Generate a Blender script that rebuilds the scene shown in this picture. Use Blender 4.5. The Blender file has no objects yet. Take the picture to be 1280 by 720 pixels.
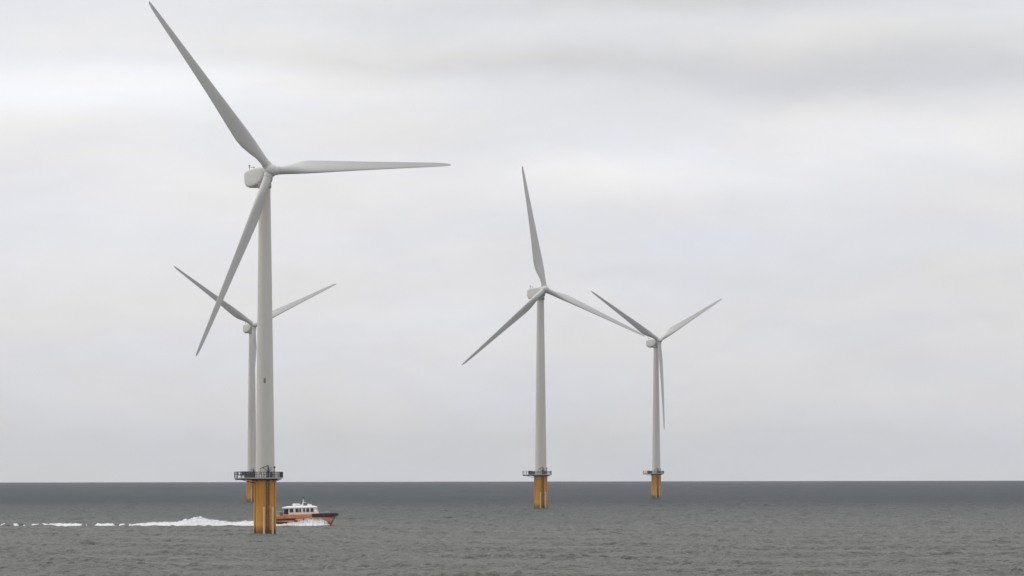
import bpy, math, random
import numpy as np
from mathutils import Vector, Matrix
random.seed(4); rng = np.random.default_rng(11)
R = math.radians
scene = bpy.context.scene
COL = scene.collection

# ------------------------------------------------------------------ camera
F = 7500.0            # focal length in photo pixels (1280 wide)
CAM_H = 14.2          # eye height over the sea
EARTH = 6.371e6
Y0 = 586.1            # photo row of true level
cd = bpy.data.cameras.new('camera')
cam = bpy.data.objects.new('camera', cd); COL.objects.link(cam)
cd.sensor_width = 36; cd.lens = F / 1280 * 36
cd.shift_y = (Y0 - 360) / 1280
cd.clip_start = 1; cd.clip_end = 60000
cam.matrix_world = Matrix.Translation((0, 0, CAM_H)) @ Matrix.Rotation(R(90), 4, 'X') @ Matrix.Rotation(R(-0.107), 4, 'Z')
scene.camera = cam

# ------------------------------------------------------------------ sun, sky, exposure
SUN_EL, SUN_AZ = 54, -80       # azimuth measured from +Y (ahead) towards +X
sd = bpy.data.lights.new('sun', 'SUN'); sd.energy = 1.2; sd.angle = R(18); sd.color = (1.0, .965, .91)
sun = bpy.data.objects.new('sun', sd); COL.objects.link(sun)
sv = Vector((math.sin(R(SUN_AZ)) * math.cos(R(SUN_EL)), math.cos(R(SUN_AZ)) * math.cos(R(SUN_EL)), math.sin(R(SUN_EL))))
sun.rotation_euler = sv.to_track_quat('Z', 'Y').to_euler()
vs = scene.view_settings
vs.view_transform = 'Standard'; vs.look = 'None'; vs.gamma = 1; vs.exposure = 0; vs.use_curve_mapping = False

world = bpy.data.worlds.new('World'); scene.world = world; world.use_nodes = True
wt = world.node_tree; wt.nodes.clear()
class G:
    """tiny node-graph helper"""
    def __init__(s, t): s.t = t
    def n(s, typ, **k):
        nd = s.t.nodes.new(typ)
        for a, v in k.items(): setattr(nd, a, v)
        return nd
    def put(s, sock, v):
        if hasattr(v, 'is_output'): s.t.links.new(v, sock)
        else: sock.default_value = v
    def m(s, op, a, b=0.0, c=None):
        nd = s.n('ShaderNodeMath', operation=op)
        s.put(nd.inputs[0], a); s.put(nd.inputs[1], b)
        if c is not None: s.put(nd.inputs[2], c)
        return nd.outputs[0]
    def noise(s, vec, scale, detail=3, rough=.5, dist=0):
        nd = s.n('ShaderNodeTexNoise'); s.put(nd.inputs['Vector'], vec)
        nd.inputs['Scale'].default_value = scale; nd.inputs['Detail'].default_value = detail
        nd.inputs['Roughness'].default_value = rough; nd.inputs['Distortion'].default_value = dist
        return nd.outputs['Fac']
    def comb(s, x, y, z):
        nd = s.n('ShaderNodeCombineXYZ')
        for i, v in enumerate((x, y, z)): s.put(nd.inputs[i], v)
        return nd.outputs[0]
    def ramp(s, fac, stops):
        nd = s.n('ShaderNodeValToRGB'); s.put(nd.inputs[0], fac)
        while len(nd.color_ramp.elements) < len(stops): nd.color_ramp.elements.new(.5)
        for e, (p, c) in zip(nd.color_ramp.elements, stops):
            e.position = p; e.color = (c, c, c, 1) if isinstance(c, (int, float)) else (*c, 1)
        return nd.outputs[0]
    def mix(s, f, a, b, blend='MIX'):
        nd = s.n('ShaderNodeMix', data_type='RGBA', blend_type=blend)
        s.put(nd.inputs['Factor'], f)
        for k, v in ((6, a), (7, b)):
            s.put(nd.inputs[k], v if hasattr(v, 'is_output') else (*v, 1))
        return nd.outputs[2]
def lin(*c): return tuple(((v / 255) / 12.92 if v < 10 else ((v / 255 + .055) / 1.055) ** 2.4) for v in c)

g = G(wt)
tc = g.n('ShaderNodeTexCoord'); sep = g.n('ShaderNodeSeparateXYZ'); wt.links.new(tc.outputs['Generated'], sep.inputs[0])
dx, dy, dz = sep.outputs
az = g.m('DIVIDE', dx, g.m('MAXIMUM', g.m('ABSOLUTE', dy), .05))
# cloud layer coordinates: long flat banks low over the sea
warp = g.m('SUBTRACT', g.noise(g.comb(g.m('MULTIPLY', az, 20.), 1.0, g.m('MULTIPLY', dz, 48.)), 1.0, 5), .5)
warp2 = g.m('SUBTRACT', g.noise(g.comb(g.m('MULTIPLY', az, 14.), 5.0, g.m('MULTIPLY', dz, 60.)), 1.0, 5), .5)
elw = g.m('ADD', dz, g.m('MULTIPLY', warp, .0115))
azw = g.m('ADD', az, g.m('MULTIPLY', warp2, .045))
big = g.noise(g.comb(g.m('MULTIPLY', azw, 17.), 2.3, g.m('MULTIPLY', elw, 62.)), 1.0, 5, .52, .6)
fine = g.noise(g.comb(g.m('MULTIPLY', az, 70.), 7.7, g.m('MULTIPLY', elw, 210.)), 1.0, 5, .6, .5)
hue = g.noise(g.comb(g.m('MULTIPLY', azw, 16.), 12.1, g.m('MULTIPLY', elw, 90.)), 1.0, 3, .5)
lum = g.m('ADD', .785, g.m('MULTIPLY', g.m('SUBTRACT', big, .5), .13))
lum = g.m('ADD', lum, g.m('MULTIPLY', g.m('SUBTRACT', fine, .5), .075))
banks = [(1100, 92, 420, 52, -.10), (1170, 108, 260, 22, -.035), (690, 76, 260, 22, -.075), (250, 70, 200, 14, -.035), (880, 2, 330, 16, -.115), (1010, 45, 200, 14, .02),
         (150, 170, 420, 190, .085), (110, 240, 220, 50, -.01), (60, 105, 240, 42, .12), (520, 120, 240, 40, .045), (780, 225, 230, 26, .12),
         (1150, 175, 260, 40, .085), (560, 420, 140, 50, .035), (640, 590, 2500, 120, -.06), (330, 0, 300, 40, -.015),
         (980, 350, 420, 60, -.015), (300, 260, 260, 22, -.01)]
for px, py, rx, ry, a in banks:
    u = g.m('MULTIPLY', g.m('SUBTRACT', azw, (px - 640) / F), F / rx)
    v = g.m('MULTIPLY', g.m('SUBTRACT', elw, (Y0 - py) / F), F / ry)
    q = g.m('ADD', g.m('MULTIPLY', u, u), g.m('MULTIPLY', v, v))
    lum = g.m('ADD', lum, g.m('MULTIPLY', g.m('EXPONENT', g.m('MULTIPLY', q, -1.0)), a))
dome = g.m('ADD', 1.0, g.m('MULTIPLY', g.m('MAXIMUM', dz, 0.0), .55))       # overcast sky is brighter overhead
lum = g.m('MULTIPLY', lum, dome)
back = g.n('ShaderNodeMapRange'); g.put(back.inputs[0], dy)                  # unseen sky behind the viewer dimmed to darken camera-facing sides
back.inputs[1].default_value = -.6; back.inputs[2].default_value = .5; back.inputs[3].default_value = .84; back.inputs[4].default_value = 1
lum = g.m('MULTIPLY', lum, back.outputs[0])
tint = g.ramp(hue, [(.3, (.955, .978, 1.05)), (.5, (.985, .986, 1.018)), (.68, (1.0, .996, .985))])
cc = g.mix(1.0, tint, g.comb(lum, lum, lum), 'MULTIPLY')
bgc = g.n('ShaderNodeBackground'); g.put(bgc.inputs[0], cc); bgc.inputs[1].default_value = 1.0
sky = g.n('ShaderNodeTexSky', sky_type='NISHITA'); sky.sun_disc = False
sky.sun_elevation = R(SUN_EL); sky.sun_rotation = R(SUN_AZ); sky.air_density = 1; sky.dust_density = 2
bgs = g.n('ShaderNodeBackground'); g.put(bgs.inputs[0], sky.outputs[0]); bgs.inputs[1].default_value = .1
mx = g.n('ShaderNodeMixShader'); mx.inputs[0].default_value = .94
wt.links.new(bgs.outputs[0], mx.inputs[1]); wt.links.new(bgc.outputs[0], mx.inputs[2])
wo = g.n('ShaderNodeOutputWorld'); wt.links.new(mx.outputs[0], wo.inputs[0])

# ------------------------------------------------------------------ helpers
def at(px, s, y=None):
    """ground point under photo column px where one metre is s photo pixels"""
    d = F / s
    return Vector(((px - 640) / s, d, -d * d / (2 * EARTH)))

class MB:
    def __init__(s): s.v = []; s.f = []; s.sm = []
    def add(s, vs, fs, smooth=False, M=None):
        b = len(s.v)
        for p in vs:
            p = Vector(p); s.v.append(M @ p if M is not None else p)
        for f in fs: s.f.append([i + b for i in f]); s.sm.append(smooth)
        return s
    def box(s, x0, x1, y0, y1, z0, z1, M=None, b=0.0):
        if b <= 0:
            vs = [(x, y, z) for z in (z0, z1) for y in (y0, y1) for x in (x0, x1)]
            return s.add(vs, [(0, 2, 3, 1), (4, 5, 7, 6), (0, 1, 5, 4), (2, 6, 7, 3), (0, 4, 6, 2), (1, 3, 7, 5)], False, M)
        rings = []
        for z, i in ((z0, b), (z0 + b, 0), (z1 - b, 0), (z1, b)):
            X0, X1, Yb, Yt = x0 + i, x1 - i, y0 + i, y1 - i; c = b if i == 0 else b * .5
            rings.append([(X0 + c, Yb, z), (X1 - c, Yb, z), (X1, Yb + c, z), (X1, Yt - c, z), (X1 - c, Yt, z), (X0 + c, Yt, z), (X0, Yt - c, z), (X0, Yb + c, z)])
        return s.loft(rings, M=M, smooth=False)
    def loft(s, rings, cap=True, smooth=True, M=None):
        n = len(rings[0]); vs = [p for r in rings for p in r]; fs = []
        for k in range(len(rings) - 1):
            for i in range(n):
                j = (i + 1) % n; fs.append((k * n + i, k * n + j, (k + 1) * n + j, (k + 1) * n + i))
        s.add(vs, fs, smooth, M)
        if cap:
            s.add(rings[0], [tuple(reversed(range(n)))], False, M); s.add(rings[-1], [tuple(range(n))], False, M)
        return s
    def lathe(s, prof, n=32, c=(0, 0), M=None, cap=True):
        return s.loft([[(c[0] + r * math.cos(2 * math.pi * i / n), c[1] + r * math.sin(2 * math.pi * i / n), z) for i in range(n)] for r, z in prof], cap, True, M)
    def tube(s, a, b, r, r2=None, n=8):
        a = Vector(a); b = Vector(b); q = (b - a).to_track_quat('Z', 'Y').to_matrix().to_4x4(); L = (b - a).length
        return s.lathe([(r, 0), (r if r2 is None else r2, L)], n, M=Matrix.Translation(a) @ q)
    def build(s, name, m, parent=None, M=None):
        me = bpy.data.meshes.new(name); me.from_pydata(s.v, [], s.f); me.materials.append(m)
        me.polygons.foreach_set('use_smooth', s.sm); me.update()
        o = bpy.data.objects.new(name, me); COL.objects.link(o)
        if parent: o.parent = parent
        if M is not None: o.matrix_local = M
        return o
def tag(o, label=None, cat=None, group=None, kind=None):
    for k, v in (('label', label), ('category', cat), ('group', group), ('kind', kind)):
        if v: o[k] = v
    return o

def mat(name, base, rough=.5, metal=0, spec=.5, build=None):
    m = bpy.data.materials.new(name); m.use_nodes = True
    p = m.node_tree.nodes['Principled BSDF']
    p.inputs['Base Color'].default_value = (*base, 1); p.inputs['Roughness'].default_value = rough
    p.inputs['Metallic'].default_value = metal; p.inputs['Specular IOR Level'].default_value = spec
    if build: build(G(m.node_tree), p)
    return m
def wear(c2, scale=(.6, .6, .08), lo=.5, hi=.75, amt=.6):
    def f(g, p):
        t = g.n('ShaderNodeTexCoord'); mp = g.n('ShaderNodeMapping'); mp.inputs['Scale'].default_value = scale
        g.put(mp.inputs[0], t.outputs['Object'])
        n = g.noise(mp.outputs[0], 1.0, 6, .6)
        r = g.ramp(n, [(lo, 0.0), (hi, amt)])
        base = tuple(p.inputs['Base Color'].default_value)[:3]
        g.put(p.inputs['Base Color'], g.mix(r, base, c2))
        b = g.n('ShaderNodeBump'); b.inputs['Strength'].default_value = .15; b.inputs['Distance'].default_value = .02
        g.put(b.inputs['Height'], n); g.put(p.inputs['Normal'], b.outputs[0])
    return f
def pile_wear(g, p):
    t = g.n('ShaderNodeTexCoord'); mp = g.n('ShaderNodeMapping'); mp.inputs['Scale'].default_value = (1.1, 1.1, .12)
    g.put(mp.inputs[0], t.outputs['Object'])
    n = g.noise(mp.outputs[0], 1.0, 6, .65)
    s = g.n('ShaderNodeSeparateXYZ'); g.put(s.inputs[0], t.outputs['Object'])
    c = g.mix(g.ramp(n, [(.5, 0.0), (.78, .6)]), (.76, .35, .045), (.30, .125, .03))
    n2 = g.noise(t.outputs['Object'], 1.6, 5, .6)
    zz = g.m('ADD', s.outputs[2], g.m('MULTIPLY', n2, 1.6))
    weed = g.n('ShaderNodeMapRange'); g.put(weed.inputs[0], zz)
    weed.inputs[1].default_value = 1.4; weed.inputs[2].default_value = 2.9; weed.inputs[3].default_value = .85; weed.inputs[4].default_value = 0
    g.put(p.inputs['Base Color'], g.mix(weed.outputs[0], c, (.13, .055, .022)))
M = {}
M['white'] = mat('turbine_white', (.655, .625, .57), .45, build=wear((.52, .49, .43), (.35, .35, .05), .45, .8, .5))
M['blade'] = mat('blade_white', (.62, .61, .595), .38, build=wear((.47, .46, .45), (.8, .8, .06), .45, .8, .4))
M['nacelle'] = mat('nacelle_white', (.66, .65, .62), .35, build=wear((.5, .48, .44), (.6, .6, .6), .45, .8, .35))
M['yellow'] = mat('pile_yellow', (.62, .30, .04), .55, build=pile_wear)
M['fender'] = mat('fender_yellow', (.74, .52, .27), .5, build=wear((.35, .20, .09), (2, 2, .4), .5, .8, .5))
M['dark'] = mat('dark_steel', (.035, .036, .042), .6, build=wear((.12, .07, .05), (1, 1, 1), .5, .8, .4))
M['galv'] = mat('galvanised_steel', (.52, .53, .54), .5, .5, build=wear((.16, .15, .15), (2, 2, 2), .45, .8, .5))
M['rail'] = mat('rail_steel', (.03, .03, .036), .6, build=wear((.08, .07, .06), (2, 2, 2), .45, .8, .5))
M['cabinet'] = mat('cabinet_grey', (.10, .10, .115), .6, build=wear((.2, .16, .13), (1, 1, 1), .5, .8, .4))
M['orange'] = mat('boat_orange', (.60, .195, .07), .4, build=wear((.80, .55, .40), (.5, .5, 1.2), .42, .7, .55))
M['bwhite'] = mat('boat_white', (.84, .84, .83), .35, build=wear((.6, .58, .54), (1, 1, 2), .55, .8, .4))
M['rubber'] = mat('black_rubber', (.012, .011, .012), .75, build=wear((.04, .035, .03), (2, 2, 2), .5, .8, .5))
M['glass'] = mat('dark_glass', (.008, .009, .012), .08, build=None)
M['deck'] = mat('boat_deck', (.30, .17, .09), .7, build=wear((.2, .17, .14), (1, 1, 1), .5, .8, .5))
def foam_nodes(g, p):
    t = g.n('ShaderNodeTexCoord'); n = g.noise(t.outputs['Object'], 2.6, 5, .65)
    g.put(p.inputs['Base Color'], g.ramp(n, [(.3, (.72, .74, .75)), (.6, (.93, .93, .93))]))
    b = g.n('ShaderNodeBump'); b.inputs['Strength'].default_value = .4; b.inputs['Distance'].default_value = .1
    g.put(b.inputs['Height'], n); g.put(p.inputs['Normal'], b.outputs[0])
    tl = g.n('ShaderNodeBsdfTranslucent'); tl.inputs[0].default_value = (.95, .96, .96, 1)      # airy froth lets the sky light through
    ms = g.n('ShaderNodeMixShader'); ms.inputs[0].default_value = .2
    out = [n for n in g.t.nodes if n.type == 'OUTPUT_MATERIAL'][0]
    g.t.links.new(p.outputs[0], ms.inputs[1]); g.t.links.new(tl.outputs[0], ms.inputs[2]); g.t.links.new(ms.outputs[0], out.inputs['Surface'])
M['foam'] = mat('sea_foam', (.9, .9, .9), .8, spec=.2, build=foam_nodes)

# ------------------------------------------------------------------ sea, one sheet following the earth's curve past the horizon
def water_nodes(g, p):
    t = g.n('ShaderNodeNewGeometry'); pos = t.outputs['Position']
    sp = g.n('ShaderNodeSeparateXYZ'); g.put(sp.inputs[0], pos)
    dist = sp.outputs[1]
    mp = g.n('ShaderNodeMapping'); mp.inputs['Scale'].default_value = (1, .55, 1); g.put(mp.inputs[0], pos)
    h1 = g.noise(mp.outputs[0], .24, 4, .55, .4); h2 = g.noise(mp.outputs[0], .7, 5, .6, .5)
    gx = g.noise(pos, .012, 4, .6)                                  # gusts that roughen some patches more
    hh = g.m('ADD', g.m('MULTIPLY', h1, 1.6), g.m('MULTIPLY', h2, g.m('ADD', .35, g.m('MULTIPLY', gx, .5))))
    b = g.n('ShaderNodeBump'); b.inputs['Strength'].default_value = 1; b.inputs['Distance'].default_value = WAVE_BUMP
    g.put(b.inputs['Height'], hh)
    mp2 = g.n('ShaderNodeMapping'); mp2.inputs['Scale'].default_value = (.0011, .00042, .001); g.put(mp2.inputs[0], pos)
    patch = g.noise(mp2.outputs[0], 1, 4, .55, .3)
    # water colour: paler greener-brown close by, darker and bluer offshore
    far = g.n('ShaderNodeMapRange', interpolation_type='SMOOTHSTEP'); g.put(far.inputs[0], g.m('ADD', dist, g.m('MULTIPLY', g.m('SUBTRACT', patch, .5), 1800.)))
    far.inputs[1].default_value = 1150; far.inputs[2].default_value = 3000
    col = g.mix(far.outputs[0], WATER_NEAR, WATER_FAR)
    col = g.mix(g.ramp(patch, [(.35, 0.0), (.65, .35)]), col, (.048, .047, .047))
    dif = g.n('ShaderNodeBsdfDiffuse'); g.put(dif.inputs[0], col); g.put(dif.inputs['Normal'], b.outputs[0])
    glo = g.n('ShaderNodeBsdfGlossy'); glo.inputs['Color'].default_value = (1, 1, 1, 1); glo.inputs['Roughness'].default_value = .22
    g.put(glo.inputs['Normal'], b.outputs[0])
    fr = g.n('ShaderNodeFresnel'); fr.inputs['IOR'].default_value = 1.333; g.put(fr.inputs['Normal'], b.outputs[0])
    # steep unresolved wavelets keep the mean facet away from true grazing
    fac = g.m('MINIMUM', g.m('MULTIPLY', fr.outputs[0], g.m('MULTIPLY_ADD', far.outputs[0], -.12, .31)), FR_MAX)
    ms = g.n('ShaderNodeMixShader'); g.put(ms.inputs[0], fac)
    g.t.links.new(dif.outputs[0], ms.inputs[1]); g.t.links.new(glo.outputs[0], ms.inputs[2])
    out = [n for n in g.t.nodes if n.type == 'OUTPUT_MATERIAL'][0]
    g.t.links.new(ms.outputs[0], out.inputs['Surface'])
WAVE_BUMP = 1.0; FR_MAX = .28
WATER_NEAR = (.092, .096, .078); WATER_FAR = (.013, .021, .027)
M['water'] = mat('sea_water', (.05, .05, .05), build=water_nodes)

def sea():
    fine = np.linspace(-6.3, 6.3, 1060)
    azs = np.radians(np.concatenate([np.linspace(-180, -8, 70), np.linspace(-7.4, -6.35, 6), fine, np.linspace(6.35, 7.4, 6), np.linspace(8, 180, 70)]))
    rs = [np.linspace(2, 700, 60), np.arange(704, 760, 3.), np.arange(760, 1150, .6), np.arange(1150, 1800, 1.3), np.arange(1800, 2500, 2.2), np.arange(2500, 3200, 5.), np.arange(3200, 8000, 40.), np.linspace(8000, 26000, 260)]
    rr = np.concatenate(rs)
    A, D = np.meshgrid(azs, rr)
    X = D * np.sin(A); Y = D * np.cos(A)
    Z = np.zeros_like(X)
    win = np.clip((np.abs(np.degrees(A)) - 7.5) / -1.2, 0, 1) * np.clip((D - 640) / 100, 0, 1)
    far = np.clip((7000 - D) / 5600, 0, 1)
    act = win > 0
    xa, ya, da = X[act], Y[act], D[act]
    za = np.zeros_like(xa)
    wind = R(238)
    grp = np.zeros_like(xa)
    for k in range(7):
        th = rng.uniform(0, 2 * np.pi); L = rng.uniform(30, 110)
        grp += np.sin((xa * np.cos(th) + ya * np.sin(th)) * 2 * np.pi / L + rng.uniform(0, 6.3))
    grp = .75 + .28 * grp / 1.9
    for k in range(64):
        L = 1.7 * (13 / 1.7) ** rng.uniform(0, 1)
        th = wind + rng.normal(0, .8)
        a = .0185 * L ** .42
        res = np.clip(L / (da * .0018) - .45, 0, 1)      # drop what the mesh cannot carry far out
        ph = (xa * np.cos(th) + ya * np.sin(th)) * 2 * np.pi / L + rng.uniform(0, 6.3)
        ph += .6 * np.sin(xa * .021 + k) + .6 * np.sin(ya * .017 + 2 * k)
        s = np.sin(ph)
        za += a * res * (s + .28 * np.cos(2 * ph))
    za *= np.clip(grp, .25, 1.6)
    Z[act] = za * win[act] * far[act]
    Z -= D ** 2 / (2 * EARTH)
    nr, nc = A.shape
    co = np.stack([X, Y, Z], -1).reshape(-1, 3)
    i = np.arange(nr - 1)[:, None] * nc + np.arange(nc - 1)[None, :]
    q = np.stack([i, i + nc, i + nc + 1, i + 1], -1).reshape(-1, 4)[:, ::-1]
    me = bpy.data.meshes.new('sea')
    me.vertices.add(len(co)); me.vertices.foreach_set('co', co.astype(np.float32).ravel())
    me.loops.add(q.size); me.loops.foreach_set('vertex_index', q.astype(np.int32).ravel())
    me.polygons.add(len(q)); me.polygons.foreach_set('loop_start', np.arange(0, q.size, 4, dtype=np.int32))
    me.polygons.foreach_set('use_smooth', np.ones(len(q), bool))
    me.update(calc_edges=True)
    me.materials.append(M['water'])
    o = bpy.data.objects.new('sea', me); COL.objects.link(o)
    tag(o, 'choppy grey-green open sea under the turbines', 'sea', kind='structure')
sea()

# ------------------------------------------------------------------ wind turbines
def foil(c, t, n=22, round_=0.0):
    """closed section: chord c along +x from leading edge, blended towards a circle of diameter c"""
    pts = []
    for i in range(n):
        a = 2 * math.pi * i / n
        x = .5 * (1 + math.cos(a)); sgn = 1 if math.sin(a) >= 0 else -1
        th = 5 * t * (.2969 * math.sqrt(x) - .126 * x - .3516 * x * x + .2843 * x ** 3 - .1036 * x ** 4)
        fy = sgn * th + .04 * (1 - (2 * x - 1) ** 2) * (1 - round_)
        cy = .5 * math.sin(a)
        pts.append((x * c, (fy * (1 - round_) + cy * round_) * c))
    return pts
def blade_mesh():
    m = MB(); rings = []
    st = [(1.1, 1.9, 1, 0, 24), (2.6, 1.9, 1, 0, 24), (4.0, 2.05, .8, .40, 23), (6, 2.75, .35, .36, 21), (8, 3.3, .1, .32, 19), (10, 3.45, 0, .28, 17),
          (13, 3.2, 0, .25, 15), (17, 2.8, 0, .22, 12.5), (22, 2.35, 0, .2, 10), (27, 1.98, 0, .19, 8.5), (32, 1.65, 0, .18, 7), (37, 1.35, 0, .17, 6),
          (41, 1.08, 0, .16, 5.5), (44, .82, 0, .16, 5), (45.4, .55, 0, .15, 5), (46.0, .2, 0, .15, 5)]
    for r, c, rd, t, tw in st:
        piv = .5 * rd + .3 * (1 - rd); a = R(tw + 11)
        bend = .9 * (r / 46) ** 2                                    # loaded blade bows downwind
        ring = []
        for x, y in foil(c, max(t, .12), 22, rd):
            u = -(x - piv * c); w = y                               # trailing edge to -x, thickness along y
            X = u * math.cos(a) - w * math.sin(a) * -1; Yy = -u * math.sin(a) * -1 * -1 + w * math.cos(a)
            ring.append((X, Yy + bend, r))
        rings.append(ring)
    m.loft(rings, True, True)
    return m
def shared(mb, name, m):
    o = mb.build(name, m); me = o.data; bpy.data.objects.remove(o); return me
def child(name, me, parent, Mx=None):
    o = bpy.data.objects.new(name, me); COL.objects.link(o); o.parent = parent
    if Mx is not None: o.matrix_local = Mx
    return o

def superell(w, h, zc, y, n=28, e=4.0, xc=0):
    out = []
    for i in range(n):
        a = 2 * math.pi * i / n; ca, sa = math.cos(a), math.sin(a)
        out.append((xc + w * math.copysign(abs(ca) ** (2 / e), ca), y, zc + h * math.copysign(abs(sa) ** (2 / e), sa)))
    return out

ME = {}
# foundation
m = MB(); m.lathe([(2.33, -4), (2.33, 11.6), (2.42, 11.75), (2.42, 12.25)], 48); ME['transition_piece'] = shared(m, 'transition_piece', M['yellow'])
m = MB()
for k in range(3):
    a = R((200, 335, 60)[k]); m.tube((2.5 * math.cos(a), 2.5 * math.sin(a), -3), (2.5 * math.cos(a), 2.5 * math.sin(a), 12.0), .16)
ME['cable_tube'] = shared(m, 'cable_tube', M['yellow'])
LA = R(14)     # boat landing faces the viewer, a little to the right
LM = Matrix.Rotation(LA, 4, 'Z')
m = MB()
for sx in (-.98, .98):
    m.tube(LM @ Vector((sx, -3.35, -2.5)), LM @ Vector((sx, -3.35, 5.7)), .2, n=12)
    for z in (.9, 3.1, 5.4): m.tube(LM @ Vector((sx, -3.35, z)), LM @ Vector((sx * .8, -2.15, z + .15)), .11)
ME['fender_tubes'] = None
fend = []
for sx in (-.98, .98):
    mm = MB(); mm.tube(LM @ Vector((sx, -3.35, -2.5)), LM @ Vector((sx, -3.35, 5.8)), .23, n=14)
    mm.lathe([(.23, 5.8), (.16, 5.92), (.04, 5.97)], 14, c=tuple((LM @ Vector((sx, -3.35, 0)))[:2]))
    for z in (.9, 3.1, 5.4): mm.tube(LM @ Vector((sx, -3.2, z)), LM @ Vector((sx * .8, -2.15, z + .15)), .11)
    fend.append(shared(mm, 'fender_tube', M['fender']))
m = MB()
for sx in (-.26, .26): m.tube(LM @ Vector((sx, -2.75, -1.5)), LM @ Vector((sx, -2.75, 12.1)), .075, n=6)
z = -1.2
while z < 12: m.tube(LM @ Vector((-.26, -2.75, z)), LM @ Vector((.26, -2.75, z)), .035, n=5); z += .32
for z in (1.5, 4.5, 7.5, 10.5):
    for sx in (-.26, .26): m.tube(LM @ Vector((sx, -2.75, z)), LM @ Vector((sx, -2.2, z)), .04, n=5)
ME['ladder'] = shared(m, 'ladder', M['dark'])
m = MB()      # ladder safety cage: hoops and a back strip
for k in range(9):
    z = 6.4 + k * .7; pts = [LM @ Vector((.42 * math.sin(R(t)), -2.75 - .55 * math.cos(R(t)) - .1, z)) for t in range(-90, 91, 30)]
    for a, b in zip(pts, pts[1:]): m.tube(a, b, .03, n=5)
for t in (-60, 0, 60): m.tube(LM @ Vector((.42 * math.sin(R(t)), -2.85 - .55 * math.cos(R(t)), 6.4)), LM @ Vector((.42 * math.sin(R(t)), -2.85 - .55 * math.cos(R(t)), 12.0)), .03, n=5)
ME['ladder_cage'] = shared(m, 'ladder_cage', M['dark'])
# platform outline: round gallery with a laydown area to the left
out = []
for d in range(-148, 149, 8): out.append((3.95 * math.cos(R(d)), 3.95 * math.sin(R(d))))
out += [(-6.3, 2.1), (-6.8, 1.7), (-6.8, -1.7), (-6.3, -2.1)]
m = MB(); m.loft([[(x, y, 12.3) for x, y in out], [(x, y, 12.52) for x, y in out]], True, False)
ME['deck'] = shared(m, 'deck', M['galv'])
m = MB()
for k in range(12):
    a = R(30 * k + 15); c, s = math.cos(a), math.sin(a)
    m.tube((2.42 * c, 2.42 * s, 11.7), (3.7 * c, 3.7 * s, 12.25), .09, n=6)
m.box(-6.6, -2.3, -1.5, -1.3, 12.0, 12.296); m.box(-6.6, -2.3, 1.3, 1.5, 12.0, 12.296)
m.tube((-2.3, -1.4, 11.3), (-5.0, -1.4, 12.0), .08, n=6); m.tube((-2.3, 1.4, 11.3), (-5.0, 1.4, 12.0), .08, n=6)
m.lathe([(2.46, 11.9), (3.3, 12.296)], 32)
ME['support_bracket'] = shared(m, 'support_bracket', M['dark'])
m = MB(); n = len(out)
dense = []
for i in range(n):
    a = Vector((*out[i], 0)); b = Vector((*out[(i + 1) % n], 0)); L = (b - a).length; k = max(1, round(L / .95))
    for j in range(k): dense.append(a.lerp(b, j / k) * .985)
for i, p in enumerate(dense):
    q = dense[(i + 1) % len(dense)]
    m.tube((p.x, p.y, 12.5), (p.x, p.y, 13.8), .075, n=5)
    for zz, rr in ((13.75, .06), (13.2, .04)): m.tube((p.x, p.y, zz), (q.x, q.y, zz), rr, n=5)
    d = (q - p).normalized()
    if 0: m.add([(p.x, p.y, 12.521), (q.x, q.y, 12.521), (q.x, q.y, 12.7), (p.x, p.y, 12.7)], [(0, 1, 2, 3)])
ME['railing'] = shared(m, 'railing', M['rail'])
m = MB()      # crane: mast, slewing jib, hoist, strut
cx, cy = .75, -2.95
m.tube((cx, cy, 12.5), (cx, cy, 15.3), .15, .11, 10); m.lathe([(.3, 12.52), (.3, 12.75), (.17, 12.9)], 12, (cx, cy))
m.tube((cx, cy, 15.2), (cx - 1.75, cy - .5, 14.5), .085, n=6); m.tube((cx, cy, 13.9), (cx - 1.2, cy - .35, 14.7), .06, n=6)
m.tube((cx, cy, 15.2), (cx + .35, cy - .1, 13.6), .06, n=6); m.box(cx - .25, cx + .25, cy - .25, cy + .2, 13.5, 14.0)
m.tube((cx - 1.7, cy - .49, 14.5), (cx - 1.7, cy - .49, 13.5), .03, n=5); m.box(cx - 1.8, cx - 1.6, cy - .6, cy - .4, 13.35, 13.55)
ME['davit_crane'] = shared(m, 'davit_crane', M['dark'])
m = MB(); m.tube((2.15, -2.6, 12.5), (2.15, -2.6, 15.0), .1, .08, 8); m.tube((2.15, -2.6, 14.3), (1.75, -2.8, 13.0), .06, n=6); m.box(1.95, 2.35, -2.8, -2.4, 14.6, 15.0)
ME['navigation_light'] = shared(m, 'navigation_light', M['dark'])
cabs = []
for bx in ((-4.6, -3.1, -1.2, .6, 12.523, 13.9), (-2.95, -2.15, -2.7, -1.9, 12.523, 13.6), (1.2, 1.75, -3.0, -2.5, 12.523, 13.8)):
    m = MB(); m.box(*bx, b=.05); cabs.append(shared(m, 'equipment_cabinet', M['cabinet']))
m = MB()
prof = [(2.2, 12.2), (2.14, 12.55)]
for z, r in ((13, 2.13), (27, 1.93), (42, 1.75), (60, 1.5), (76.4, 1.28)): prof.append((r, z))
m.lathe(prof, 56)
for z, r in ((12.8, 2.2), (32, 1.885), (55, 1.588)): m.lathe([(r - .03, z - .12), (r + .012, z - .08), (r + .012, z + .08), (r - .03, z + .12)], 56, cap=False)
ME['tower'] = shared(m, 'tower', M['white'])
m = MB(); m.lathe([(1.3, 76.4), (1.5, 76.7), (1.5, 77.6)], 40); ME['yaw_bearing'] = shared(m, 'yaw_bearing', M['galv'])
a = R(-52); m = MB(); MD = Matrix.Rotation(a + R(90), 4, 'Z')
m.box(-.42, .42, -2.22, -2.05, 12.8, 14.9, M=MD, b=.03); ME['door'] = shared(m, 'door', M['galv'])
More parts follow.
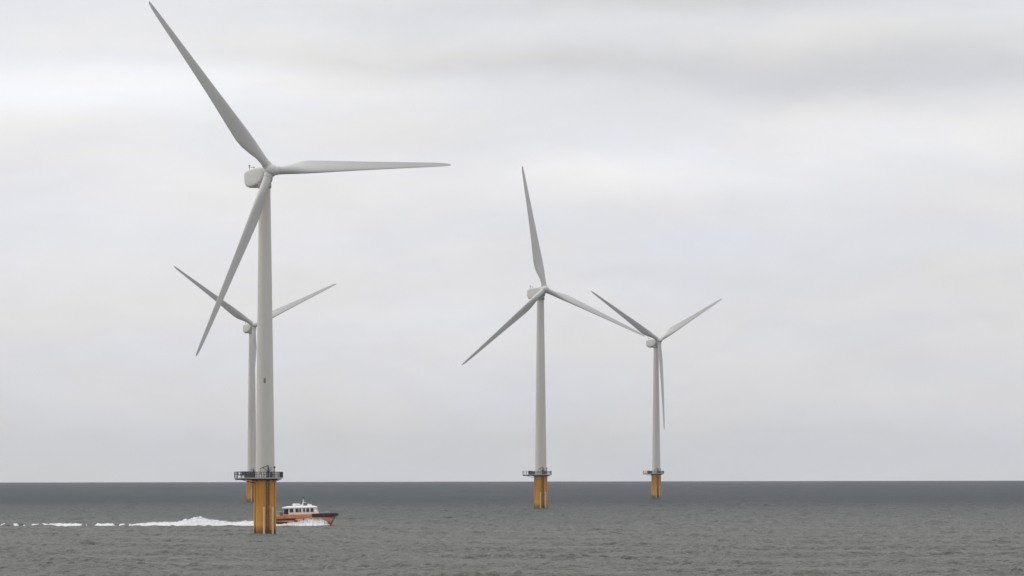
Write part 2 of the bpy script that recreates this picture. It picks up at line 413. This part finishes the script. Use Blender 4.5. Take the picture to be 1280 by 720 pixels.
# nacelle (origin at tower axis, hub height; -y is upwind)
m = MB()
prof = [(-1.6, 1.1, 1.15, -.05, 2.4), (-1.3, 1.4, 1.5, -.25, 3.2), (-.5, 1.6, 1.8, -.55, 6), (1.5, 1.72, 2.0, -.7, 8), (5.2, 1.72, 2.0, -.7, 8), (6.3, 1.68, 1.8, -.55, 7), (7.0, 1.58, 1.5, -.35, 6), (7.25, 1.35, 1.2, -.2, 5)]
# flat-bottomed fibreglass housing whose rear underside tapers up
m.loft([superell(w, h, zc, y, n=40, e=e) for y, w, h, zc, e in prof])
ME['nacelle'] = shared(m, 'nacelle', M['nacelle'])
m = MB()
m.tube((.55, 6.2, 1.1), (.55, 6.2, 2.1), .05, n=6); m.tube((-.55, 6.2, 1.1), (-.55, 6.2, 2.3), .05, n=6); m.tube((-.75, 6.2, 2.1), (.75, 6.2, 2.1), .05, n=6)
m.lathe([(.05, 2.3), (.2, 2.36), (.2, 2.52), (.05, 2.6)], 10, (-.55, 6.2)); m.box(.45, .65, 6.1, 6.3, 2.05, 2.2)
ME['wind_sensor'] = shared(m, 'wind_sensor', M['dark'])
m = MB(); m.box(-.9, .9, 3.9, 5.4, 1.2, 1.48, b=.08); m.box(-.5, .5, 1.2, 2.2, 1.25, 1.42, b=.05); ME['roof_hatch'] = shared(m, 'roof_hatch', M['nacelle'])
m = MB(); m.box(-1.1, 1.1, 7.26, 7.30, -1.0, .5); ME['rear_grille'] = shared(m, 'rear_grille', M['rail'])
m = MB()
# hub (origin at the rotor centre): spinner pointing to -y
MY = Matrix.Rotation(R(90), 4, 'X')
m.lathe([(1.15, -1.35), (1.35, -1.2), (1.42, -.4), (1.42, .35), (1.3, .95), (1.0, 1.45), (.6, 1.75), (.25, 1.86), (.02, 1.88)], 36, M=MY)
for k in range(3):
    m.lathe([(1.05, .3), (1.08, 1.35), (1.0, 1.75)], 28, M=Matrix.Rotation(R(120 * k), 4, 'Y'))
ME['hub'] = shared(m, 'hub', M['nacelle'])
ME['blade'] = shared(blade_mesh(), 'blade', M['blade'])
m = MB(); m.lathe([(.98, 1.7), (1.0, 1.76), (1.0, 1.86), (.97, 1.9)], 28, cap=False); ME['blade_collar'] = shared(m, 'blade_collar', M['galv'])

GROUP = 'wind turbines standing in the sea'
def turbine(px, s, yaw, azs, label, hatch=False):
    root = bpy.data.objects.new('wind_turbine', None); COL.objects.link(root)
    root.location = at(px, s); root.empty_display_size = 3
    tag(root, label, 'wind turbine', GROUP)
    tp = child('transition_piece', ME['transition_piece'], root)
    child('cable_tube', ME['cable_tube'], tp)
    for me in fend: child('fender_tube', me, root)
    ld = child('ladder', ME['ladder'], root); child('ladder_cage', ME['ladder_cage'], ld)
    dk = child('platform', ME['deck'], root)
    for k in ('railing', 'support_bracket', 'davit_crane', 'navigation_light'): child(k, ME[k], dk)
    for me in cabs: child('equipment_cabinet', me, dk)
    tw = child('tower', ME['tower'], root); child('door', ME['door'], tw); child('yaw_bearing', ME['yaw_bearing'], tw)
    if hatch:
        mm = MB(); mm.box(-.24, .24, -1.885, -1.80, 33.4, 34.5, b=.03); mm.build('inspection_plate', mat('plate_grey', (.22, .21, .2), .6), tw)
    HY = Matrix.Translation((0, 0, 80)) @ Matrix.Rotation(R(yaw), 4, 'Z') @ Matrix.Rotation(R(-6), 4, 'X')
    nc = child('nacelle', ME['nacelle'], root, HY)
    for k in ('wind_sensor', 'roof_hatch', 'rear_grille'): child(k, ME[k], nc)
    HH = HY @ Matrix.Translation((0, -3.0, 0))
    child('hub', ME['hub'], root, HH @ Matrix.Rotation(R(90 - azs[1]), 4, 'Y'))
    for az_ in azs:
        b = child('blade', ME['blade'], root, HH @ Matrix.Rotation(R(90 - az_), 4, 'Y'))
        child('blade_collar', ME['blade_collar'], b)
    return root
turbine(331.5, 5.65, 29, (126.5, 3.0, 244.0), 'tallest and nearest white wind turbine, its yellow base in front of the orange boat', True)
turbine(676.0, 3.41, 31, (97.5, -21.5, 217.5), 'middle-sized wind turbine with one blade pointing almost straight up, near the centre')
turbine(820.3, 2.45, 31, (147.0, 28.5, 270.5), 'rightmost and smallest-looking wind turbine with one blade hanging straight down beside its tower')
turbine(315.0, 2.75, 24, (144.5, 25.0, 265.0), 'distant wind turbine standing just behind the tallest one and partly hidden by its tower')

# ------------------------------------------------------------------ crew boat (bow to +x), origin amidships on the water
BS = 4.9
bp = at(376.5, BS)          # midship; 18 m boat from column 333 to 421
boat = bpy.data.objects.new('crew_boat', None); COL.objects.link(boat); boat.location = bp
boat.rotation_euler = (0, R(-1.2), R(-3))
tag(boat, 'orange work catamaran with white wheelhouse and black bow fender, speeding past the nearest turbine', 'boat')
def hull_ring(x, yc):
    t = (x + 9) / 18
    half = 1.15 * (1 - max(0, (t - .72) / .28) ** 2.2 * .82)
    keel = -.75 + max(0, (t - .6) / .4) ** 2 * .95
    top = 1.75 + .95 * max(0, (t - .45) / .55) ** 1.3
    rk = max(0, (t - .8) / .2) ** 1.5 * .55                   # stem rakes forward towards the deck
    pts = [(-half, top), (-half * .97, 1.2), (-half * .9, .55), (-half * .5, keel + .3), (0, keel), (half * .5, keel + .3), (half * .9, .55), (half * .97, 1.2), (half, top)]
    return [(x - rk * (top - z), yc + yy, z) for yy, z in pts]
for sy in (-1, 1):
    mm = MB(); mm.loft([hull_ring(-9 + 18 * k / 24, sy * 2.3) for k in range(25)], True, True)
    h = mm.build('hull', M['orange'], boat)
    for bx in ((-8.6, -1.2, 1.42, 1.85), (-8.4, -3.2, .66, 1.08), (-1.3, -.7, .9, 1.4), (.8, 1.05, .9, 1.85), (2.7, 2.95, 1.0, 1.95)):
        mm = MB(); mm.box(bx[0], bx[1], sy * 3.44 - .1, sy * 3.44 + .1, bx[2], bx[3], b=.04); mm.build('rubbing_strake', M['rubber'], h)
mm = MB()
dpts = []
for k in range(13):
    x = -9 + 18 * k / 12; t = (x + 9) / 18
    z = 1.75 + .95 * max(0, (t - .45) / .55) ** 1.3
    w = 3.38 * (1 - max(0, (t - .86) / .14) ** 2 * .12)
    dpts.append([(x, -w, z - .35), (x, w, z - .35), (x, w, z + .02), (x, -w, z + .02)])
mm.loft(dpts, True, False); mm.build('deck', M['deck'], boat)
for sy in (-1, 1):
    mm = MB(); mm.box(-9, -4.2, sy * 3.3 - .06, sy * 3.3 + .06, 1.77, 2.55); mm.build('bulwark', M['orange'], boat)
mm = MB()
mm.box(-4.2, 5.0, -3.2, 3.2, 1.9, 2.95, b=.1)
mm.box(-7.6, -4.25, -2.6, 2.6, 1.78, 2.7, b=.08)
mm.build('cabin_base', M['orange'], boat)
mm = MB()
def whouse(x0, x1, w, z): return [(x0, -w, z), (x1 - .5, -w, z), (x1, -w * .7, z), (x1, w * .7, z), (x1 - .5, w, z), (x0, w, z)]
mm.loft([whouse(-3.0, 4.4, 2.5, 2.95), whouse(-3.0, 4.35, 2.5, 3.5), whouse(-2.9, 3.85, 2.35, 4.45), whouse(-2.9, 3.8, 2.3, 4.6)], True, False)
wh = mm.build('wheelhouse', M['bwhite'], boat)
mm = MB(); mm.loft([whouse(-4.6, 4.0, 2.5, 4.45), whouse(-4.7, 4.2, 2.6, 4.62), whouse(-4.4, 3.9, 2.45, 4.85), whouse(-3.0, 3.0, 1.6, 5.05)], True, False)
mm.build('roof', M['bwhite'], wh)
for x0, x1 in ((-2.7, -1.7), (-1.2, -.35), (-.22, .3), (.75, 1.3), (1.55, 2.35), (2.65, 3.45)):
    for sy in (-1, 1):
        mm = MB()
        ys = sy * 2.505
        q = [(x0, ys, 3.45), (x1, ys, 3.45), (x1 - .06, sy * 2.372, 4.38), (x0 + .02, sy * 2.372, 4.38)]
        mm.loft([q, [(x, y + sy * .025, z) for x, y, z in q]], True, False)
        mm.build('window', M['glass'], wh)
for y0 in (-1.5, -.48, .54):
    q = [(4.36, y0, 3.5), (4.36, y0 + .95, 3.5), (3.92, y0 + .93, 4.36), (3.92, y0 + .02, 4.36)]
    mm = MB(); mm.loft([q, [(x + .04, y, z + .02) for x, y, z in q]], True, False); mm.build('window', M['glass'], wh)
for bx in ((-4.1, -3.06, -2.2, -.9, 2.96, 4.3), (-4.0, -3.06, .9, 2.2, 2.96, 4.3)):
    mm = MB(); mm.box(*bx, b=.05); mm.build('deck_locker', M['rubber'], boat)
mm = MB(); mm.box(-2.2, -.2, -1.2, 1.2, 4.86, 5.0)
mm.build('canister_rack', M['rail'], boat)
for yy in (-.75, .75):
    mm = MB(); MC = Matrix.Translation((-2.05, yy, 5.32)) @ Matrix.Rotation(R(90), 4, 'Y')
    mm.lathe([(.2, 0), (.33, .1), (.33, .85), (.36, .88), (.36, .98), (.33, 1.0), (.33, 1.6), (.2, 1.7)], 16, M=MC); mm.build('life_raft_canister', M['bwhite'], boat)
mm = MB()
mm.tube((.5, 0, 4.9), (.7, 0, 6.9), .1, .06, 8); mm.tube((.2, -.9, 4.9), (.65, 0, 6.2), .05, n=6); mm.tube((.2, .9, 4.9), (.65, 0, 6.2), .05, n=6)
mm.tube((.66, -.8, 6.3), (.66, .8, 6.3), .045, n=6); mm.box(.5, 1.3, -.1, .1, 5.85, 5.95)
ms = mm.build('mast', M['bwhite'], boat)
mm = MB(); mm.lathe([(.1, 6.9), (.24, 7.0), (.24, 7.2), (.1, 7.3)], 10, (.7, 0)); mm.tube((.7, 0, 7.3), (.75, 0, 8.6), .025, n=5); mm.build('mast_light', M['rail'], ms)
mm = MB(); mm.box(.55, .75, -.75, .75, 5.98, 6.14, b=.03); mm.build('radar', M['bwhite'], ms)
mm = MB(); mm.lathe([(.2, 5.0), (.34, 5.1), (.34, 5.3), (.15, 5.55)], 14, (1.9, .8)); mm.build('antenna_dome', M['bwhite'], wh)
mm = MB(); mm.lathe([(.2, 5.0), (.3, 5.1), (.3, 5.25), (.12, 5.45)], 14, (2.6, -.7)) ; mm.build('antenna_dome', M['bwhite'], wh)
mm = MB(); mm.box(-.1, .25, -.9, -.6, 5.0, 5.4, b=.04); mm.build('roof_locker', M['bwhite'], wh)
# railings aft and forward
def rail(pts, h, z0):
    mm = MB()
    for i, p in enumerate(pts):
        mm.tube((*p, z0), (*p, z0 + h), .035, n=5)
        if i:
            for zz in (h, h * .5): mm.tube((*pts[i - 1], z0 + zz), (*p, z0 + zz), .03, n=5)
    mm.build('railing', M['galv'], boat)
for sy in (-1, 1): rail([(-8.8 + .9 * k, sy * 3.2) for k in range(6)], 1.1, 2.55)
rail([(-8.9, -3.2 + 1.06 * k) for k in range(7)], 1.1, 1.8)
for sy in (-1, 1): rail([(4.6 + .8 * k, sy * 2.7) for k in range(4)], .75, 2.6)
mm = MB()     # black bow fender wrapped round the foredeck
rings = []
path = [(3.1, -3.42, 2.62), (5, -3.42, 2.62), (7, -3.4, 2.62), (8.5, -3.2, 2.62), (9.1, -2.6, 2.62), (9.25, -1.3, 2.62), (9.25, 1.3, 2.62), (9.1, 2.6, 2.62), (8.5, 3.2, 2.62), (7, 3.4, 2.62), (5, 3.42, 2.62), (3.1, 3.42, 2.62)]
for i, p in enumerate(path):
    a = Vector(path[max(i - 1, 0)]); b = Vector(path[min(i + 1, len(path) - 1)]); d = (b - a).normalized(); nn = Vector((d.y, -d.x, 0))
    rings.append([Vector(p) + nn * u * .24 + Vector((0, 0, w * .42)) for u, w in ((-1, -.8), (-.6, -1), (.6, -1), (1, -.8), (1, .8), (.6, 1), (-.6, 1), (-1, .8))])
mm.loft(rings, True, False); mm.build('bow_fender', M['rubber'], boat)
mm = MB(); mm.box(5.6, 6.8, -.6, .6, 2.55, 2.95, b=.08); mm.build('foredeck_locker', M['bwhite'], boat)
mm = MB(); mm.lathe([(.12, 2.6), (.12, 3.2), (.2, 3.25), (.2, 3.4)], 10, (6.1, -1.9)); mm.tube((5.7, -1.9, 3.1), (6.6, -1.9, 3.35), .08, n=6)
mm.build('winch', M['galv'], boat)
for bx in ((-7.2, -6.2, -2.0, -.8, 2.7, 3.3), (-5.6, -4.7, .4, 1.8, 2.7, 3.5)):
    mm = MB(); mm.box(*bx, b=.05); mm.build('cargo_box', M['cabinet'], boat)

# ------------------------------------------------------------------ wake and spray: lumpy white water with real height
def noise1(n, step):
    k = max(2, int(n / step) + 2); c = rng.uniform(-1, 1, k); x = np.linspace(0, k - 1.001, n); i = x.astype(int); f = x - i; f = f * f * (3 - 2 * f)
    return c[i] * (1 - f) + c[i + 1] * f
def foam_strip(name, label, cat, x0, x1, height, width, y, dx=.16):
    nx = int((x1 - x0) / dx); ny = 36
    xs = np.linspace(x0, x1, nx); v = np.linspace(-1, 1, ny)
    hx = np.array([height(x) for x in xs]); wx = np.array([width(x) for x in xs])
    tex = sum(a * (rng.uniform(-1, 1, (nx, ny)) if s < .3 else np.stack([noise1(nx, s / dx) for _ in range(ny)], 1)) for a, s in ((.16, .1), (.22, .5), (.22, 1.2), (.14, 3.)))
    tex = (tex + np.roll(tex, 1, 1)) * .7
    shape = np.clip(1 - v ** 2, 0, 1)[None, :] ** .7
    Z = hx[:, None] * shape * (1 + tex * 1.0) - .12
    Yv = y + v[None, :] * wx[:, None] + np.stack([noise1(nx, 5 / dx)] * ny, 1) * .3
    Xv = np.repeat(xs[:, None], ny, 1) + rng.normal(0, .04, (nx, ny))
    ed = -y * y / (2 * EARTH)
    co = np.stack([Xv, Yv, Z], -1).reshape(-1, 3); co[:, 2] += ed
    i = np.arange(nx - 1)[:, None] * ny + np.arange(ny - 1)[None, :]
    q = np.stack([i, i + ny, i + ny + 1, i + 1], -1).reshape(-1, 4)
    zf = Z.reshape(-1); keep = zf[q].max(1) > -.1; q = q[keep]
    vs = [tuple(c) for c in co]; fs = [tuple(map(int, f)) for f in q]
    extra = MB()
    return vs, fs
def px2x(px): return (px - 640) / BS
def hump(px, c, w): return math.exp(-((px - c) / w) ** 2)
def wake_h(x):
    px = x * BS + 640
    if px > 165: h = (.45 + .4 * min(1, (px - 165) / 25)) + .75 * hump(px, 247, 9) + .55 * hump(px, 262, 20) + .35 * hump(px, 232, 9) + .2 * hump(px, 309, 12) - .12 * hump(px, 288, 12)
    else:
        h = 0
        for a, b in ((0, 10), (15, 24), (28, 33), (38, 52), (50, 80), (76, 104), (106, 111), (118, 144), (148, 158), (160, 166)):
            if a < px < b: h = max(h, .62 * min(1, (px - a) / 3, (b - px) / 3))
    return h
def drops(mb, p, r):
    # small irregular clot of white water
    vs = []
    for a, b in ((0, 90), (0, -90), (0, 0), (72, 10), (144, -5), (216, 8), (288, -8)):
        rr = r * random.uniform(.7, 1.2); vs.append(Vector(p) + Vector((math.cos(R(a)) * math.cos(R(b)) * rr * 1.3, math.sin(R(a)) * math.cos(R(b)) * rr, math.sin(R(b)) * rr)))
    mb.add(vs, [(0, 2 + k, 2 + (k + 1) % 5) for k in range(5)] + [(1, 2 + (k + 1) % 5, 2 + k) for k in range(5)], True)
vs, fs = foam_strip('wake', '', '', px2x(-40), px2x(346), wake_h, lambda x: 5.0 + (px2x(346) - x) * .015, F / BS)
mb = MB(); mb.v = [Vector(v) for v in vs]; mb.f = [list(f) for f in fs]; mb.sm = [True] * len(fs)
ed = -(F / BS) ** 2 / (2 * EARTH)
for k in range(1300):      # flying spots above the churned crest
    px = random.choice([random.gauss(252, 15), random.uniform(170, 345), random.gauss(305, 16)])
    if px > 345: continue
    x = px2x(px); h = wake_h(x)
    drops(mb, (x, F / BS + random.gauss(0, 1.0), ed + h * random.uniform(.6, 1.12)), random.uniform(.05, .17))
wk = mb.build('wake', M['foam']); tag(wk, 'long white foam trail churned up behind the orange boat', 'wake', kind='stuff')
# bow wave thrown out along the near side of the boat
mb = MB()
def bow_h(px):
    return 1.1 * hump(px, 402, 10) + 1.0 * hump(px, 386, 9) + .4 * hump(px, 370, 12) + .35
nx, ny = 260, 40
for side in (-1, 1):
    t1 = np.stack([noise1(nx, 6) for _ in range(ny)], 1); t1 = (t1 + np.roll(t1, 1, 1)) * .5; t2 = np.stack([noise1(nx, 2.2) for _ in range(ny)], 1)
    vs = []
    for i in range(nx):
        px = 344 + (413 - 344) * i / (nx - 1); hh = bow_h(px) * min(1, (413 - px) / 8) * (.8 if side > 0 else 1)
        hw = 3.45 * (1 - max(0, ((px - 333) / 88 - .74) / .26) ** 2.2 * .3)
        for j in range(ny):
            u = j / (ny - 1)
            w = hw - .25 + u * (4.6 + .8 * t1[i, 0])
            z = hh * (1 - u) ** .75 * (1 + .30 * t1[i, j] + .22 * t2[i, j]) - .16 * u
            vs.append(((px - 640) / BS, F / BS + side * w, ed + z))
    mb.add(vs, [(i * ny + j, (i + 1) * ny + j, (i + 1) * ny + j + 1, i * ny + j + 1) for i in range(nx - 1) for j in range(ny - 1)], True)
for k in range(2600):
    px = random.triangular(347, 414, 400); h = bow_h(px) * min(1, (414 - px) / 6)
    u = random.random() ** .6; side = -1 if random.random() < .75 else 1
    drops(mb, ((px - 640) / BS, F / BS + side * (3.4 + (1 - u) * 3.5 + random.random() * .4), ed + h * u * random.uniform(.8, 1.25)), random.uniform(.04, .14))
sp = mb.build('bow_spray', M['foam']); tag(sp, 'white spray thrown up along the hull of the orange boat', 'spray', kind='stuff')

# ------------------------------------------------------------------ sea haze
HAZE = True
if HAZE:
    mh = bpy.data.materials.new('haze'); mh.use_nodes = True; nt = mh.node_tree; nt.nodes.clear()
    vo = nt.nodes.new('ShaderNodeVolumePrincipled'); vo.inputs['Color'].default_value = (.93, .95, 1, 1); vo.inputs['Density'].default_value = 2.3e-5; vo.inputs['Anisotropy'].default_value = .2
    ou = nt.nodes.new('ShaderNodeOutputMaterial'); nt.links.new(vo.outputs[0], ou.inputs['Volume'])
    mm = MB(); mm.box(-26500, 26500, -26500, 26500, -57, 150)
    hz = mm.build('haze', mh); tag(hz, 'thin sea haze', 'haze', kind='stuff')
